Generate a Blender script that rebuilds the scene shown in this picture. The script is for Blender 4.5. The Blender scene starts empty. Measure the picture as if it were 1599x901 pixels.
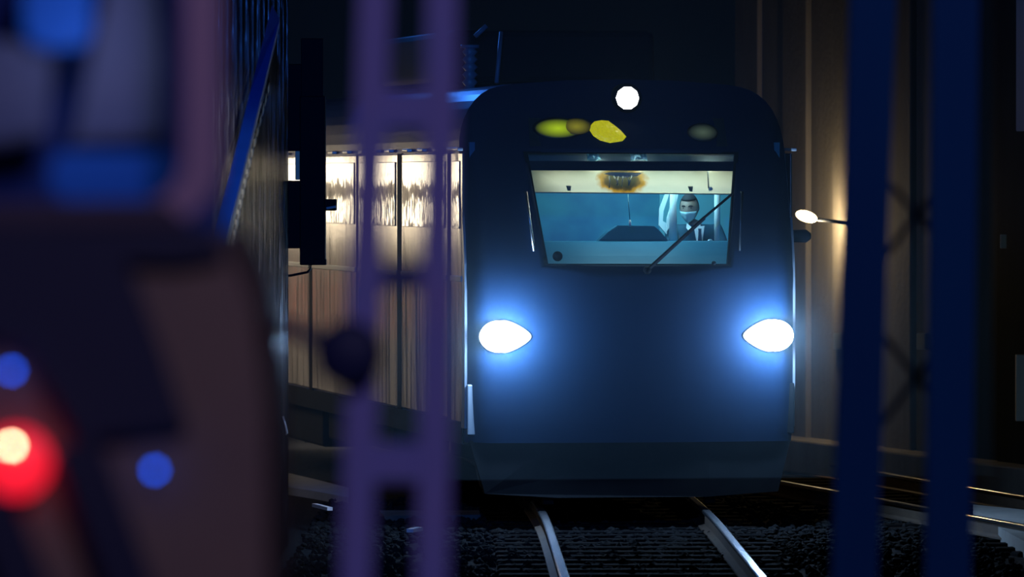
import bpy, bmesh, math, random
from mathutils import Vector, Matrix
random.seed(7)
R = math.radians
sc = bpy.context.scene
col = sc.collection

# ------------------------------------------------------------------ camera, world, lights, exposure
F = 10320.0                       # focal length in pixels of the 1599 px wide frame (a 232 mm lens)
CX, HY, CH = 799.5, 282.0, 2.8    # horizon row and the height of the camera above the rails
RZ = -0.2                         # height of the rail heads
def P(px, py, d):
    """world point that lies d metres down the track at that pixel"""
    return Vector(((px - CX) / F * d, d, CH - (py - HY) / F * d))

cam_d = bpy.data.cameras.new('camera')
cam = bpy.data.objects.new('camera', cam_d); col.objects.link(cam)
cam.location = (0, 0, CH)
cam.rotation_euler = (R(90) - math.atan((450.5 - HY) / F), 0, 0)
cam_d.sensor_width = 36.0
cam_d.lens = 36.0 * F / 1599.0
cam_d.clip_end = 400
cam_d.dof.use_dof = True
cam_d.dof.focus_distance = 60.2
cam_d.dof.aperture_fstop = 2.8
cam_d.dof.aperture_blades = 9
sc.camera = cam

w = bpy.data.worlds.new('night'); sc.world = w; w.use_nodes = True
w.node_tree.nodes['Background'].inputs[0].default_value = (0.10, 0.20, 0.45, 1)
w.node_tree.nodes['Background'].inputs[1].default_value = 0.006

def lamp(name, kind, loc, power, color, size=0.1, aim=None, spot=None, size_y=None, parent=None):
    d = bpy.data.lights.new(name, kind); d.energy = power; d.color = color
    if kind == 'AREA':
        d.size = size
        if size_y: d.shape = 'RECTANGLE'; d.size_y = size_y
    else:
        d.shadow_soft_size = size
    if kind == 'SPOT': d.spot_size = R(spot); d.spot_blend = 0.6
    o = bpy.data.objects.new(name, d); col.objects.link(o); o.location = loc
    if aim is not None:
        o.rotation_euler = (Vector(aim) - Vector(loc)).to_track_quat('-Z', 'Y').to_euler()
    if parent: o.parent = parent
    return o

# added unseen violet spot for the foreground, blue signal lamp high at the left, unseen spot added for the mast
lamp('foreground_spot', 'SPOT', (1.2, 5.0, 6.5), 620, (0.60, 0.52, 1.0), 0.25, aim=(-0.8, 12.5, 2.1), spot=38)
lamp('blue_signal_lamp', 'SPOT', (-0.9, 24.0, 7.5), 9500, (0.04, 0.22, 1.0), 0.15, aim=(-1.75, 51, 3.8), spot=17)
lamp('wall_glint_spot', 'SPOT', (0.8, 26.0, 5.2), 5000, (1.0, 0.94, 0.86), 0.15, aim=(-1.95, 49, 1.75), spot=8)  # unseen spot added to light the tape, trim and wall streaks
lamp('mast_fill', 'SPOT', (3.0, 14.0, 9.5), 430, (0.25, 0.45, 1.0), 0.3, aim=(1.35, 23, 2.3), spot=30)
lamp('roof_sheen_light', 'AREA', (-1.9, 67.0, 5.6), 70, (0.04, 0.22, 1.0), 0.5, aim=(-0.5, 60.8, 3.5))  # unseen blue light added for the sheen on the roof corner

sc.view_settings.view_transform = 'Standard'
sc.view_settings.look = 'None'
sc.view_settings.exposure = 0.0
sc.view_settings.gamma = 1.0
sc.view_settings.use_curve_mapping = False
sc.cycles.use_denoising = True
sc.cycles.max_bounces = 8
sc.cycles.transparent_max_bounces = 16
sc.cycles.sample_clamp_indirect = 4.0
sc.cycles.volume_bounces = 0

# ------------------------------------------------------------------ materials
def mat(name, color=(0.5, 0.5, 0.5), rough=0.5, metal=0.0, emit=None, strength=1.0, noise=None, bump=None, coat=0.0, spec=0.5, aniso=0.0):
    """noise = (scale vec, amount, second colour); bump = (scale vec, strength, distance)"""
    m = bpy.data.materials.new(name); m.use_nodes = True
    nt = m.node_tree; b = nt.nodes['Principled BSDF']
    b.inputs['Base Color'].default_value = (*color, 1)
    b.inputs['Roughness'].default_value = rough
    b.inputs['Metallic'].default_value = metal
    b.inputs['Specular IOR Level'].default_value = spec
    b.inputs['Coat Weight'].default_value = coat
    b.inputs['Coat Roughness'].default_value = 0.15
    if emit:
        b.inputs['Emission Color'].default_value = (*emit, 1)
        b.inputs['Emission Strength'].default_value = strength
    tc = nt.nodes.new('ShaderNodeTexCoord')
    def noise_node(scale, detail=4):
        mp = nt.nodes.new('ShaderNodeMapping'); mp.inputs['Scale'].default_value = scale
        n = nt.nodes.new('ShaderNodeTexNoise'); n.inputs['Scale'].default_value = 1.0; n.inputs['Detail'].default_value = detail
        nt.links.new(tc.outputs['Object'], mp.inputs['Vector']); nt.links.new(mp.outputs[0], n.inputs['Vector'])
        return n
    if noise:
        n = noise_node(noise[0])
        r = nt.nodes.new('ShaderNodeValToRGB'); r.color_ramp.elements[0].position = 0.5 - noise[1] / 2; r.color_ramp.elements[1].position = 0.5 + noise[1] / 2
        r.color_ramp.elements[0].color = (*color, 1); r.color_ramp.elements[1].color = (*noise[2], 1)
        nt.links.new(n.outputs['Fac'], r.inputs[0]); nt.links.new(r.outputs[0], b.inputs['Base Color'])
    if bump:
        n = noise_node(bump[0], 3)
        bp = nt.nodes.new('ShaderNodeBump'); bp.inputs['Strength'].default_value = bump[1]; bp.inputs['Distance'].default_value = bump[2]
        nt.links.new(n.outputs['Fac'], bp.inputs['Height']); nt.links.new(bp.outputs[0], b.inputs['Normal'])
    return m

def glass(name, tint=(1, 1, 1), gloss=0.06, rough=0.02):
    m = bpy.data.materials.new(name); m.use_nodes = True
    nt = m.node_tree; nt.nodes.clear()
    out = nt.nodes.new('ShaderNodeOutputMaterial'); mx = nt.nodes.new('ShaderNodeMixShader')
    t = nt.nodes.new('ShaderNodeBsdfTransparent'); t.inputs[0].default_value = (*tint, 1)
    g = nt.nodes.new('ShaderNodeBsdfGlossy'); g.inputs['Roughness'].default_value = rough
    mx.inputs[0].default_value = gloss
    nt.links.new(t.outputs[0], mx.inputs[1]); nt.links.new(g.outputs[0], mx.inputs[2]); nt.links.new(mx.outputs[0], out.inputs[0])
    return m

def emission(name, color, strength):
    return mat(name, (0.02, 0.02, 0.02), 0.4, emit=color, strength=strength)

M = {}
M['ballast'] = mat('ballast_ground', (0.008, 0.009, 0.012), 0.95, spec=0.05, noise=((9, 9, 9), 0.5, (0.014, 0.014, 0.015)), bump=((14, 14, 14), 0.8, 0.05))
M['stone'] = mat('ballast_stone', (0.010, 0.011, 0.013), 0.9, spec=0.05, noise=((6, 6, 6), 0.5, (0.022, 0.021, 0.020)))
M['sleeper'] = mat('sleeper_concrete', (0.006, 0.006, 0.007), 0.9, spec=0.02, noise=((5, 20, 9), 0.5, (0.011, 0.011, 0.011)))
M['rail_steel'] = mat('polished_rail', (0.75, 0.76, 0.80), 0.22, 1.0, bump=((40, 1, 40), 0.15, 0.01))
M['rail_side'] = mat('rusty_rail_side', (0.08, 0.05, 0.035), 0.8, noise=((20, 3, 20), 0.5, (0.12, 0.08, 0.05)))
M['concrete'] = mat('grey_concrete', (0.115, 0.108, 0.10), 0.9, spec=0.05, noise=((2.5, 2.5, 0.6), 0.6, (0.20, 0.185, 0.17)), bump=((12, 12, 12), 0.3, 0.02))
M['shaded_panel'] = mat('shaded_green_panel', (0.012, 0.016, 0.018), 0.85, spec=0.05, noise=((2.5, 2.5, 0.6), 0.6, (0.022, 0.034, 0.034)))  # wall colour darkened where the lamp light gives out
M['plaster'] = mat('pale_plaster', (0.34, 0.31, 0.28), 0.9, noise=((2.5, 2.5, 0.6), 0.6, (0.44, 0.40, 0.36)))
M['slab'] = mat('trough_concrete', (0.09, 0.088, 0.08), 0.9, spec=0.05, noise=((5, 5, 5), 0.6, (0.15, 0.145, 0.13)))
M['cladding'] = mat('dark_metal_cladding', (0.015, 0.018, 0.026), 0.22, 0.9, noise=((14, 14, 0.4), 0.3, (0.075, 0.075, 0.085)), bump=((30, 30, 0.5), 0.9, 0.06))
M['navy'] = mat('navy_front_paint', (0.0008, 0.014, 0.042), 0.6, spec=0.15, noise=((1.5, 1.5, 1.5), 0.6, (0.0012, 0.017, 0.050)))
M['black'] = mat('black_rubber', (0.006, 0.007, 0.010), 0.7, spec=0.05)
M['roof'] = mat('roof_paint', (0.010, 0.04, 0.22), 0.35, 0.0, spec=0.25, bump=((2, 2, 2), 0.1, 0.05))
M['equipment'] = mat('roof_equipment_paint', (0.005, 0.006, 0.010), 0.6, spec=0.05)
M['pod'] = mat('roof_insulator', (0.16, 0.20, 0.26), 0.4)
M['stainless'] = mat('ribbed_stainless_steel', (0.62, 0.60, 0.57), 0.20, 1.0, noise=((0.1, 1.7, 0.35), 0.7, (0.46, 0.45, 0.44)), bump=((0.1, 3.2, 0.25), 0.42, 0.09))
M['side_glass'] = mat('tinted_side_glass', (0.40, 0.42, 0.44), 0.06, 0.85, bump=((0.1, 2.2, 1.2), 0.30, 0.05))
M['grey_pillar'] = mat('grey_front_pillar', (0.34, 0.36, 0.38), 0.35, 0.5)
M['underframe'] = mat('underframe_dirt', (0.006, 0.007, 0.009), 0.8, spec=0.05, noise=((3, 3, 3), 0.6, (0.010, 0.011, 0.012)))
M['wheel'] = mat('wheel_steel', (0.03, 0.03, 0.035), 0.5, 0.6)
M['headlight'] = emission('headlamp_lens', (0.90, 0.95, 1.0), 30)
M['headlight_edge'] = emission('headlamp_cover', (0.62, 0.82, 1.0), 1.7)
M['top_lamp'] = emission('top_lamp_lens', (1.0, 0.97, 0.90), 9)
M['chrome'] = mat('chrome_ring', (0.5, 0.5, 0.52), 0.25, 1.0)
M['windscreen'] = glass('windscreen_glass', (0.86, 0.95, 0.97), 0.035, 0.03)
M['smoked'] = glass('smoked_sign_glass', (0.75, 0.8, 0.75), 0.03, 0.05)
M['green_led'] = emission('green_sign_glow', (0.42, 0.62, 0.01), 0.75)
M['olive_led'] = emission('olive_sign_glow', (0.36, 0.36, 0.02), 0.32)
M['yellow_lens'] = mat('yellow_faceted_lens', (0.55, 0.50, 0.02), 0.25, emit=(0.70, 0.68, 0.01), strength=0.55, noise=((26, 26, 20), 0.25, (0.22, 0.16, 0.01)), bump=((30, 30, 30), 0.7, 0.02))
M['sign_dark'] = mat('sign_back_board', (0.012, 0.016, 0.016), 0.6)
M['teal_wall'] = mat('teal_cab_lining', (0.008, 0.12, 0.24), 0.6, noise=((1.3, 1.2, 1.7), 0.35, (0.05, 0.30, 0.38)))
M['teal_light'] = mat('pale_teal_door_lining', (0.12, 0.40, 0.50), 0.6)
M['cab_dark'] = mat('dark_cab_trim', (0.008, 0.10, 0.17), 0.6)
M['header'] = mat('header_trim', (0.20, 0.24, 0.24), 0.4, noise=((5, 3, 3), 0.6, (0.32, 0.36, 0.33)))
M['header_dark'] = mat('header_dark_band', (0.008, 0.018, 0.035), 0.5)
M['dash'] = mat('dashboard_moulding', (0.015, 0.10, 0.17), 0.45, noise=((2, 2, 2), 0.5, (0.03, 0.14, 0.21)), spec=0.12)
M['curtain'] = mat('white_curtain_cloth', (0.62, 0.78, 0.80), 0.8)
M['cord'] = mat('white_cord', (0.75, 0.85, 0.85), 0.6)
M['foil'] = mat('crumpled_foil', (0.45, 0.75, 0.78), 0.3, 0.4, bump=((40, 40, 40), 0.9, 0.03))
M['strip'] = mat('torn_cream_strip', (0.75, 0.70, 0.52), 0.7)
def translucent(name, m, k=0.65):
    """thin stuff that lets light through from behind"""
    nt = m.node_tree; b = nt.nodes['Principled BSDF']; t = nt.nodes.new('ShaderNodeBsdfTranslucent'); x = nt.nodes.new('ShaderNodeMixShader')
    x.inputs[0].default_value = k; t.inputs[0].default_value = b.inputs['Base Color'].default_value
    if b.inputs['Base Color'].links: nt.links.new(b.inputs['Base Color'].links[0].from_socket, t.inputs[0])
    nt.links.new(b.outputs[0], x.inputs[1]); nt.links.new(t.outputs[0], x.inputs[2]); nt.links.new(x.outputs[0], nt.nodes['Material Output'].inputs[0])
for k_, q_ in (('strip', 0.15), ('foil', 0.3), ('header', 0.4)): translucent(k_, M[k_], q_)
M['mask'] = mat('pale_face_mask', (0.45, 0.72, 0.78), 0.8)
M['skin'] = mat('skin', (0.30, 0.22, 0.18), 0.55)
M['hair'] = mat('dark_hair', (0.010, 0.014, 0.020), 0.8)
M['suit'] = mat('navy_suit_cloth', (0.014, 0.085, 0.14), 0.8, noise=((30, 30, 30), 0.5, (0.018, 0.10, 0.16)))
M['shirt'] = mat('white_shirt', (0.72, 0.78, 0.82), 0.8)
M['tie'] = mat('dark_tie', (0.02, 0.05, 0.10), 0.6)
M['eye'] = mat('eye_dark', (0.02, 0.02, 0.025), 0.2)
M['badge'] = mat('silver_badge', (0.35, 0.48, 0.55), 0.3, 0.4)
M['blue_paint'] = mat('blue_painted_steel', (0.01, 0.12, 0.60), 0.5, noise=((2, 2, 2), 0.5, (0.015, 0.16, 0.75)))
M['trim_steel'] = mat('bright_steel_trim', (0.80, 0.80, 0.80), 0.35, 0.3)
M['tape'] = mat('pale_reflective_tape', (0.75, 0.76, 0.78), 0.5)
M['box_black'] = mat('black_equipment_paint', (0.004, 0.006, 0.012), 0.6, spec=0.05)
M['cream'] = mat('cream_plate', (0.62, 0.54, 0.38), 0.7)
M['violet'] = mat('violet_grey_paint', (0.24, 0.26, 0.70), 0.6, noise=((6, 6, 6), 0.6, (0.34, 0.27, 0.66)))
M['violet_dark'] = mat('dark_blue_paint', (0.05, 0.07, 0.24), 0.6)
M['mast'] = mat('navy_mast_paint', (0.018, 0.10, 0.36), 0.6, noise=((3, 3, 0.5), 0.5, (0.012, 0.13, 0.40)))
M['mast_dark'] = mat('black_navy_lattice', (0.006, 0.010, 0.03), 0.7)
M['veh_frame'] = mat('mauve_window_frame', (0.36, 0.22, 0.32), 0.5)
M['veh_body'] = mat('brown_grey_body', (0.21, 0.135, 0.095), 0.6, noise=((5, 5, 5), 0.7, (0.14, 0.09, 0.08)))
M['veh_dark'] = mat('navy_black_cover', (0.004, 0.006, 0.040), 0.6)
M['veh_shade'] = mat('shaded_mauve_frame', (0.045, 0.028, 0.055), 0.6)  # frame colour darkened for its shaded lower bar
M['slab_pale'] = mat('pale_concrete', (0.34, 0.33, 0.31), 0.9, spec=0.05, noise=((5, 5, 5), 0.6, (0.44, 0.43, 0.40)))
M['latch'] = mat('navy_latch_paint', (0.012, 0.018, 0.09), 0.6)
M['veh_glass'] = glass('vehicle_window_glass', (0.92, 0.95, 1.0), 0.03, 0.05)
M['veh_blue'] = mat('blue_seat_cloth', (0.008, 0.12, 0.52), 0.8)
M['veh_grey'] = mat('mauve_grey_seat', (0.16, 0.15, 0.23), 0.8, noise=((8, 8, 8), 0.7, (0.10, 0.11, 0.20)))
M['veh_deep'] = mat('deep_blue_lining', (0.008, 0.030, 0.17), 0.8)
M['red_lens'] = emission('red_tail_lens', (1.0, 0.012, 0.035), 1.1)
M['bulb'] = emission('warm_bulb', (1.0, 0.62, 0.36), 40)
M['blue_lens'] = emission('blue_marker_lens', (0.0, 0.055, 0.55), 15)
M['wall_lamp'] = emission('warm_wall_lamp', (1.0, 0.72, 0.32), 14)
M['glow_panel'] = emission('warm_glow_panel', (1.0, 0.82, 0.56), 6.5)
M['red_glow_panel'] = mat('red_glow_panel', (0.6, 0.10, 0.06), 0.6, emit=(1.0, 0.22, 0.12), strength=0.18)
M['cabinet'] = mat('khaki_cabinet', (0.40, 0.37, 0.29), 0.6)

# ------------------------------------------------------------------ mesh helpers
def link(name, me, m, parent=None, smooth=False):
    o = bpy.data.objects.new(name, me); col.objects.link(o)
    if m is not None and not me.materials: me.materials.append(m)
    if parent is not None: o.parent = parent
    if smooth:
        for p in me.polygons: p.use_smooth = True
    return o

def build(name, bm, m, parent=None, smooth=False):
    bmesh.ops.recalc_face_normals(bm, faces=bm.faces)
    me = bpy.data.meshes.new(name); bm.to_mesh(me); bm.free()
    return link(name, me, m, parent, smooth)

def from_py(name, vs, fs, m, parent=None, smooth=False):
    bm = bmesh.new(); bv = [bm.verts.new(v) for v in vs]
    for f in fs:
        try: bm.faces.new([bv[i] for i in f])
        except ValueError: pass
    return build(name, bm, m, parent, smooth)

def add_box(bm, c, s, bevel=0.0, mtx=None):
    r = bmesh.ops.create_cube(bm, size=1.0)
    vs = r['verts']
    bmesh.ops.scale(bm, vec=s, verts=vs)
    if bevel:
        es = list({e for v in vs for e in v.link_edges})
        rb = bmesh.ops.bevel(bm, geom=es, offset=bevel, segments=2, affect='EDGES', profile=0.5)
        vs = list({v for f in rb['faces'] for v in f.verts} | {v for v in vs if v.is_valid})
    if mtx is not None: bmesh.ops.transform(bm, matrix=mtx, verts=vs)
    bmesh.ops.translate(bm, vec=c, verts=vs)
    return vs

def box(name, c, s, m, parent=None, bevel=0.0, mtx=None):
    bm = bmesh.new(); add_box(bm, c, s, bevel, mtx)
    return build(name, bm, m, parent)

def add_tube(bm, pts, r, n=10, cap=True):
    pts = [Vector(p) for p in pts]; rs = r if isinstance(r, (list, tuple)) else [r] * len(pts)
    rings = []
    up = Vector((0, 0, 1))
    for i, p in enumerate(pts):
        t = (pts[min(i + 1, len(pts) - 1)] - pts[max(i - 1, 0)]).normalized()
        a = t.cross(up if abs(t.z) < 0.95 else Vector((1, 0, 0))).normalized(); b = t.cross(a)
        rings.append([bm.verts.new(p + (a * math.cos(k * 2 * math.pi / n) + b * math.sin(k * 2 * math.pi / n)) * rs[i]) for k in range(n)])
    for i in range(len(rings) - 1):
        for k in range(n):
            bm.faces.new((rings[i][k], rings[i][(k + 1) % n], rings[i + 1][(k + 1) % n], rings[i + 1][k]))
    if cap:
        bm.faces.new(rings[0][::-1]); bm.faces.new(rings[-1])

def tube(name, pts, r, m, parent=None, n=10):
    bm = bmesh.new(); add_tube(bm, pts, r, n)
    return build(name, bm, m, parent, smooth=True)

def beam_between(name, a, b, wx, wt, m, parent=None, bevel=0.0, side=Vector((1, 0, 0))):
    """rectangular bar from a to b: wx along side, wt across"""
    a, b = Vector(a), Vector(b); t = (b - a).normalized()
    s = (side - t * side.dot(t)).normalized(); u = t.cross(s)
    bm = bmesh.new(); vs = []
    for p in (a, b):
        for i, j in ((-1, -1), (1, -1), (1, 1), (-1, 1)):
            vs.append(bm.verts.new(p + s * wx * i / 2 + u * wt * j / 2))
    for f in ((0, 1, 2, 3), (7, 6, 5, 4), (0, 4, 5, 1), (1, 5, 6, 2), (2, 6, 7, 3), (3, 7, 4, 0)):
        bm.faces.new([vs[i] for i in f])
    if bevel: bmesh.ops.bevel(bm, geom=bm.edges[:], offset=bevel, segments=2, affect='EDGES')
    return build(name, bm, m, parent)

def prism(name, pts, back, m, parent=None, bevel=0.0):
    """polygon pts (list of 3D points) extruded by vector back"""
    bm = bmesh.new(); n = len(pts); back = Vector(back)
    f = [bm.verts.new(p) for p in pts]; g = [bm.verts.new(Vector(p) + back) for p in pts]
    ff = bm.faces.new(f); bm.faces.new(g[::-1])
    for i in range(n): bm.faces.new((f[i], g[i], g[(i + 1) % n], f[(i + 1) % n]))
    if bevel: bmesh.ops.bevel(bm, geom=list(ff.edges), offset=bevel, segments=2, affect='EDGES')
    return build(name, bm, m, parent)

def lathe(name, prof, m, parent=None, n=32, mtx=None, loc=(0, 0, 0)):
    """profile (r, h) turned about the local z axis, then turned by mtx"""
    bm = bmesh.new(); rings = []
    for r, h in prof:
        rings.append([bm.verts.new((r * math.cos(k * 2 * math.pi / n), r * math.sin(k * 2 * math.pi / n), h)) for k in range(n)])
    for i in range(len(rings) - 1):
        for k in range(n): bm.faces.new((rings[i][k], rings[i][(k + 1) % n], rings[i + 1][(k + 1) % n], rings[i + 1][k]))
    bm.faces.new(rings[0][::-1]); bm.faces.new(rings[-1])
    if mtx is not None: bmesh.ops.transform(bm, matrix=mtx, verts=bm.verts)
    bmesh.ops.translate(bm, vec=loc, verts=bm.verts)
    return build(name, bm, m, parent, smooth=True)
FRONT = Matrix.Rotation(R(90), 4, 'X')      # turns local +z to -y (towards the camera)

def empty(name, loc=(0, 0, 0), rz=0.0):
    o = bpy.data.objects.new(name, None); col.objects.link(o); o.location = loc; o.rotation_euler = (0, 0, rz); o.empty_display_size = 0.2
    return o
def tag(o, label, cat, group=None):
    o['label'] = label; o['category'] = cat
    if group: o['group'] = group
    return o
def struct(o, label=None):
    o['kind'] = 'structure'
    if label: o['label'] = label
    return o
def rel(o, root):
    """a mesh built in world coordinates handed to a thing whose Empty stands elsewhere"""
    o.parent = root; o.matrix_parent_inverse = root.matrix_basis.inverted()
    return o

# ------------------------------------------------------------------ large structure
ground = struct(box('ground', (0, 75, -0.30 + RZ), (60, 170, 0.2), M['ballast']))
ground['label'] = 'dark ballast bed under the tracks'

# corrugated metal wall along the left of the track
wl = empty('wall_left', (-2.0, 36, 0)); struct(wl, 'dark corrugated metal wall beside the left of the track')
def corrugated(length, h, pitch=0.22, depth=0.035):
    bm = bmesh.new(); rows = []
    n = int(round(length / pitch)); prof = []
    for i in range(n):
        y = i * pitch
        prof += [(0, y), (0, y + pitch * .35), (depth, y + pitch * .5), (depth, y + pitch * .85)]
    prof.append((0, n * pitch))
    for z in (-0.6, h):
        rows.append([bm.verts.new((x, y, z)) for x, y in prof])
    back = [[bm.verts.new((-0.06, y, z)) for y in (0, n * pitch)] for z in (-0.3, h)]
    for i in range(len(prof) - 1):
        bm.faces.new((rows[0][i], rows[0][i + 1], rows[1][i + 1], rows[1][i]))
    bm.faces.new((back[0][0], back[1][0], back[1][1], back[0][1]))
    bm.faces.new((rows[0][0], rows[1][0], back[1][0], back[0][0])); bm.faces.new((rows[0][-1], back[0][1], back[1][1], rows[1][-1]))
    bm.faces.new(rows[1] + [back[1][1], back[1][0]])
    me = bpy.data.meshes.new('cladding_panel'); bmesh.ops.recalc_face_normals(bm, faces=bm.faces); bm.to_mesh(me); bm.free()
    return me
pm = corrugated(2.2, 7.0)
for i in range(10):
    o = link('cladding_panel', pm, M['cladding'], wl); o.location = (0.002 * (i % 2), i * 2.205, 0)

# concrete wall at the right, of tall precast panels, parallel to the tracks there
wr_a, wr_b = Vector((2.5, 74.4, 0)), Vector((9.0, 50.0, 0))
wd = (wr_b - wr_a).normalized(); wang = math.atan2(wd.y, wd.x)
wr = empty('wall_right', wr_a, wang); struct(wr, 'tall concrete wall of vertical panels along the right')
on_wall_y = 67.6; dark_me = None      # nearer than this the wall's shade is put into a dark green colour
pan = None; W_ = 0.9; n_ = int((wr_b - wr_a).length / W_)
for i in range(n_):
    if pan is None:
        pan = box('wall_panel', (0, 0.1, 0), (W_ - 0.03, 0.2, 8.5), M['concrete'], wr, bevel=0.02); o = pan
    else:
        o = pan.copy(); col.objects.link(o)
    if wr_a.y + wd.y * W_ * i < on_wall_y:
        if dark_me is None: dark_me = pan.data.copy(); dark_me.materials.clear(); dark_me.materials.append(M['shaded_panel'])
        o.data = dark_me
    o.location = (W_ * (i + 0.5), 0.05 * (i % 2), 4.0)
jb = box('joint_backing', (W_ * n_ / 2, 0.28, 4.0), (W_ * n_, 0.1, 8.5), M['mast_dark'], wr)
tf = box('wall_footing', (W_ * n_ / 2, -0.10, 0.03 + RZ), (W_ * n_, 0.42, 0.36), M['concrete'], wr, bevel=0.02)
def on_wall(px, py):
    """point of the right wall's face at that pixel"""
    k = (px - CX) / F
    t = (k * wr_a.y - wr_a.x) / (wd.x - k * wd.y)
    p = wr_a + wd * t
    return Vector((p.x, p.y, CH - (py - HY) / F * p.y))
wn = Vector((wd.y, -wd.x, 0)); wn = wn if wn.y < 0 else -wn     # outwards, to the tracks

# lit platform wall far at the left, which the side of the train mirrors
wf = empty('wall_platform', (-6.0, 66, 0), 0); struct(wf, 'lit platform wall at the far left that shines on the train side')
box('platform_wall', (-0.15, 20, 2.2), (0.3, 50, 5.2), M['plaster'], wf)
for i in range(15):  # glowing panels added out of sight for the train side to mirror
    y = 4 + i * 1.5
    o = box('glow_panel', (0.03, y, 2.92 + 0.05 * (i % 3 == 1)), (0.06, 0.75 + 0.25 * (i % 2), 0.34), M['glow_panel'], wf)
    if i % 3 != 2: box('glow_panel', (0.03, y + 0.3, 2.44 - 0.04 * (i % 2)), (0.06, 0.55 + 0.4 * (i % 4 == 0), 0.30), M['glow_panel'], wf)
    if i % 2: box('glow_panel', (0.03, y + 0.2, 2.16), (0.06, 0.35, 0.12), M['glow_panel'], wf)
for y in (13.2,): box('red_glow_board', (0.03, y, 1.35), (0.06, 0.9, 0.8), M['red_glow_panel'], wf)  # glowing red board added for the red tint on the train side
lamp('platform_fill', 'AREA', (-3.9, 80, 3.1), 400, (1.0, 0.86, 0.68), 0.6, aim=(-6.0, 80, 0.9), size_y=18)  # unseen light added so the wall shows in the steel side
box('light_screen', (1.25, 16, 3.42), (2.5, 34, 0.18), M['equipment'], wf)  # unseen dark slab added to keep the glow off the right wall

# ------------------------------------------------------------------ tracks
def cx_main(y):                 # centre line of the main track: straight towards the camera, bending left behind
    if y < 57: return 1.074 + (57 - y) * 0.0109
    t = y - 57
    return 1.074 - 0.0109 * t - 0.0019 * t * t
def heading(fx, y): return math.atan2(fx(y + 0.1) - fx(y - 0.1), 0.2)
def cx_right(y): return 4.14 - (y - 62.8) * 0.212 + (0.0006 * (y - 66) ** 2 if y > 66 else 0)
def rail_mesh(fx, off, y0, y1, head):
    bm = bmesh.new(); prof_head = [(-.035, -.03), (-.036, -.006), (-.026, 0), (.026, 0), (.036, -.006), (.035, -.03)]
    prof_web = [(-.07, -.16), (-.07, -.145), (-.012, -.13), (-.012, -.04), (-.034, -.03), (.034, -.03), (.012, -.04), (.012, -.13), (.07, -.145), (.07, -.16)]
    prof = prof_head if head else prof_web
    rings = []; y = y0
    while y <= y1 + 1e-6:
        a = heading(fx, y); c = Vector((fx(y), y, RZ)); nx = Vector((math.cos(a), -math.sin(a), 0))
        rings.append([bm.verts.new(c + nx * (off + u) + Vector((0, 0, v))) for u, v in prof]); y += 1.5
    for i in range(len(rings) - 1):
        for k in range(len(prof)):
            bm.faces.new((rings[i][k], rings[i][(k + 1) % len(prof)], rings[i + 1][(k + 1) % len(prof)], rings[i + 1][k]))
    bm.faces.new(rings[0]); bm.faces.new(rings[-1][::-1])
    return bm
def track(fx, y0, y1, label, sl0, sl1):
    t = tag(empty('railway_track', (fx(50), 50, 0)), label, 'track')
    for s in (-1, 1):
        o = rel(build('rail', rail_mesh(fx, s * 0.75, y0, y1, False), M['rail_side']), t)
        h = build('rail_head', rail_mesh(fx, s * 0.75, y0, y1, True), M['rail_steel'], o)
    proto = None; y = sl0
    while y < sl1:
        if proto is None:
            proto = box('sleeper', (0, 0, 0), (2.45, 0.24, 0.16), M['sleeper'], t, bevel=0.02); o = proto
        else:
            o = proto.copy(); col.objects.link(o)
        o.location = Vector((fx(y), y, -0.24 + RZ)) - t.location; o.rotation_euler = (0, 0, -heading(fx, y))
        o.rotation_euler.x = 0
        y += 0.65
    return t
track(cx_main, 20, 110, 'near track with two bright rails running under the train', 44, 70)
track(cx_right, 45, 84, 'second track beside the right wall with thin lit rails', 50, 74)

# loose ballast stones
bm = bmesh.new(); base = []
rnd = random.Random(3)
tmp = bmesh.new(); bmesh.ops.create_icosphere(tmp, subdivisions=1, radius=1); tv = [v.co.copy() for v in tmp.verts]; tfc = [[v.index for v in f.verts] for f in tmp.faces]; tmp.free()
vs, fs = [], []
for i in range(9000):
    y = rnd.uniform(46, 66); x = rnd.uniform(-1.85, 4.2)
    s = rnd.uniform(0.018, 0.045); sx, sy, sz = s * rnd.uniform(.8, 1.3), s * rnd.uniform(.8, 1.3), s * rnd.uniform(.6, 1.0)
    a = rnd.uniform(0, 6.28); b0 = len(vs); z = -0.205 + RZ + rnd.uniform(0, .04)
    for v in tv:
        k = rnd.uniform(.8, 1.2); vx, vy = v.x * sx * k, v.y * sy * k
        vs.append((x + vx * math.cos(a) - vy * math.sin(a), y + vx * math.sin(a) + vy * math.cos(a), z + v.z * sz * k))
    fs += [[b0 + q for q in f] for f in tfc]
me = bpy.data.meshes.new('ballast_stones'); me.from_pydata(vs, [], fs); me.update()
o = link('ballast_stones', me, M['stone']); o['kind'] = 'stuff'; o['label'] = 'loose dark ballast stones between the rails'

# ------------------------------------------------------------------ the train
TY = R(10.0)
train = empty('train', (1.118, 60.0, 0.0), TY)
tag(train, 'dark blue front of a lit commuter train with ribbed steel side and two bright headlights', 'train')
S = 169.4
def lx(px): return (px - 991.5) / S
def lz(py): return CH - (py - HY) / 172.0
def fy(x, z):
    """depth of the front surface behind the foremost line"""
    y = 0.10 * (x / 1.52) ** 2 + 0.30 * max(0, z - 1.9) ** 1.5 + 0.06 * max(0, 1.2 - z) ** 2
    return y + 1.6 * max(0, abs(x) - 1.36) ** 2 / 0.16 * 0.16 * 3
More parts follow.
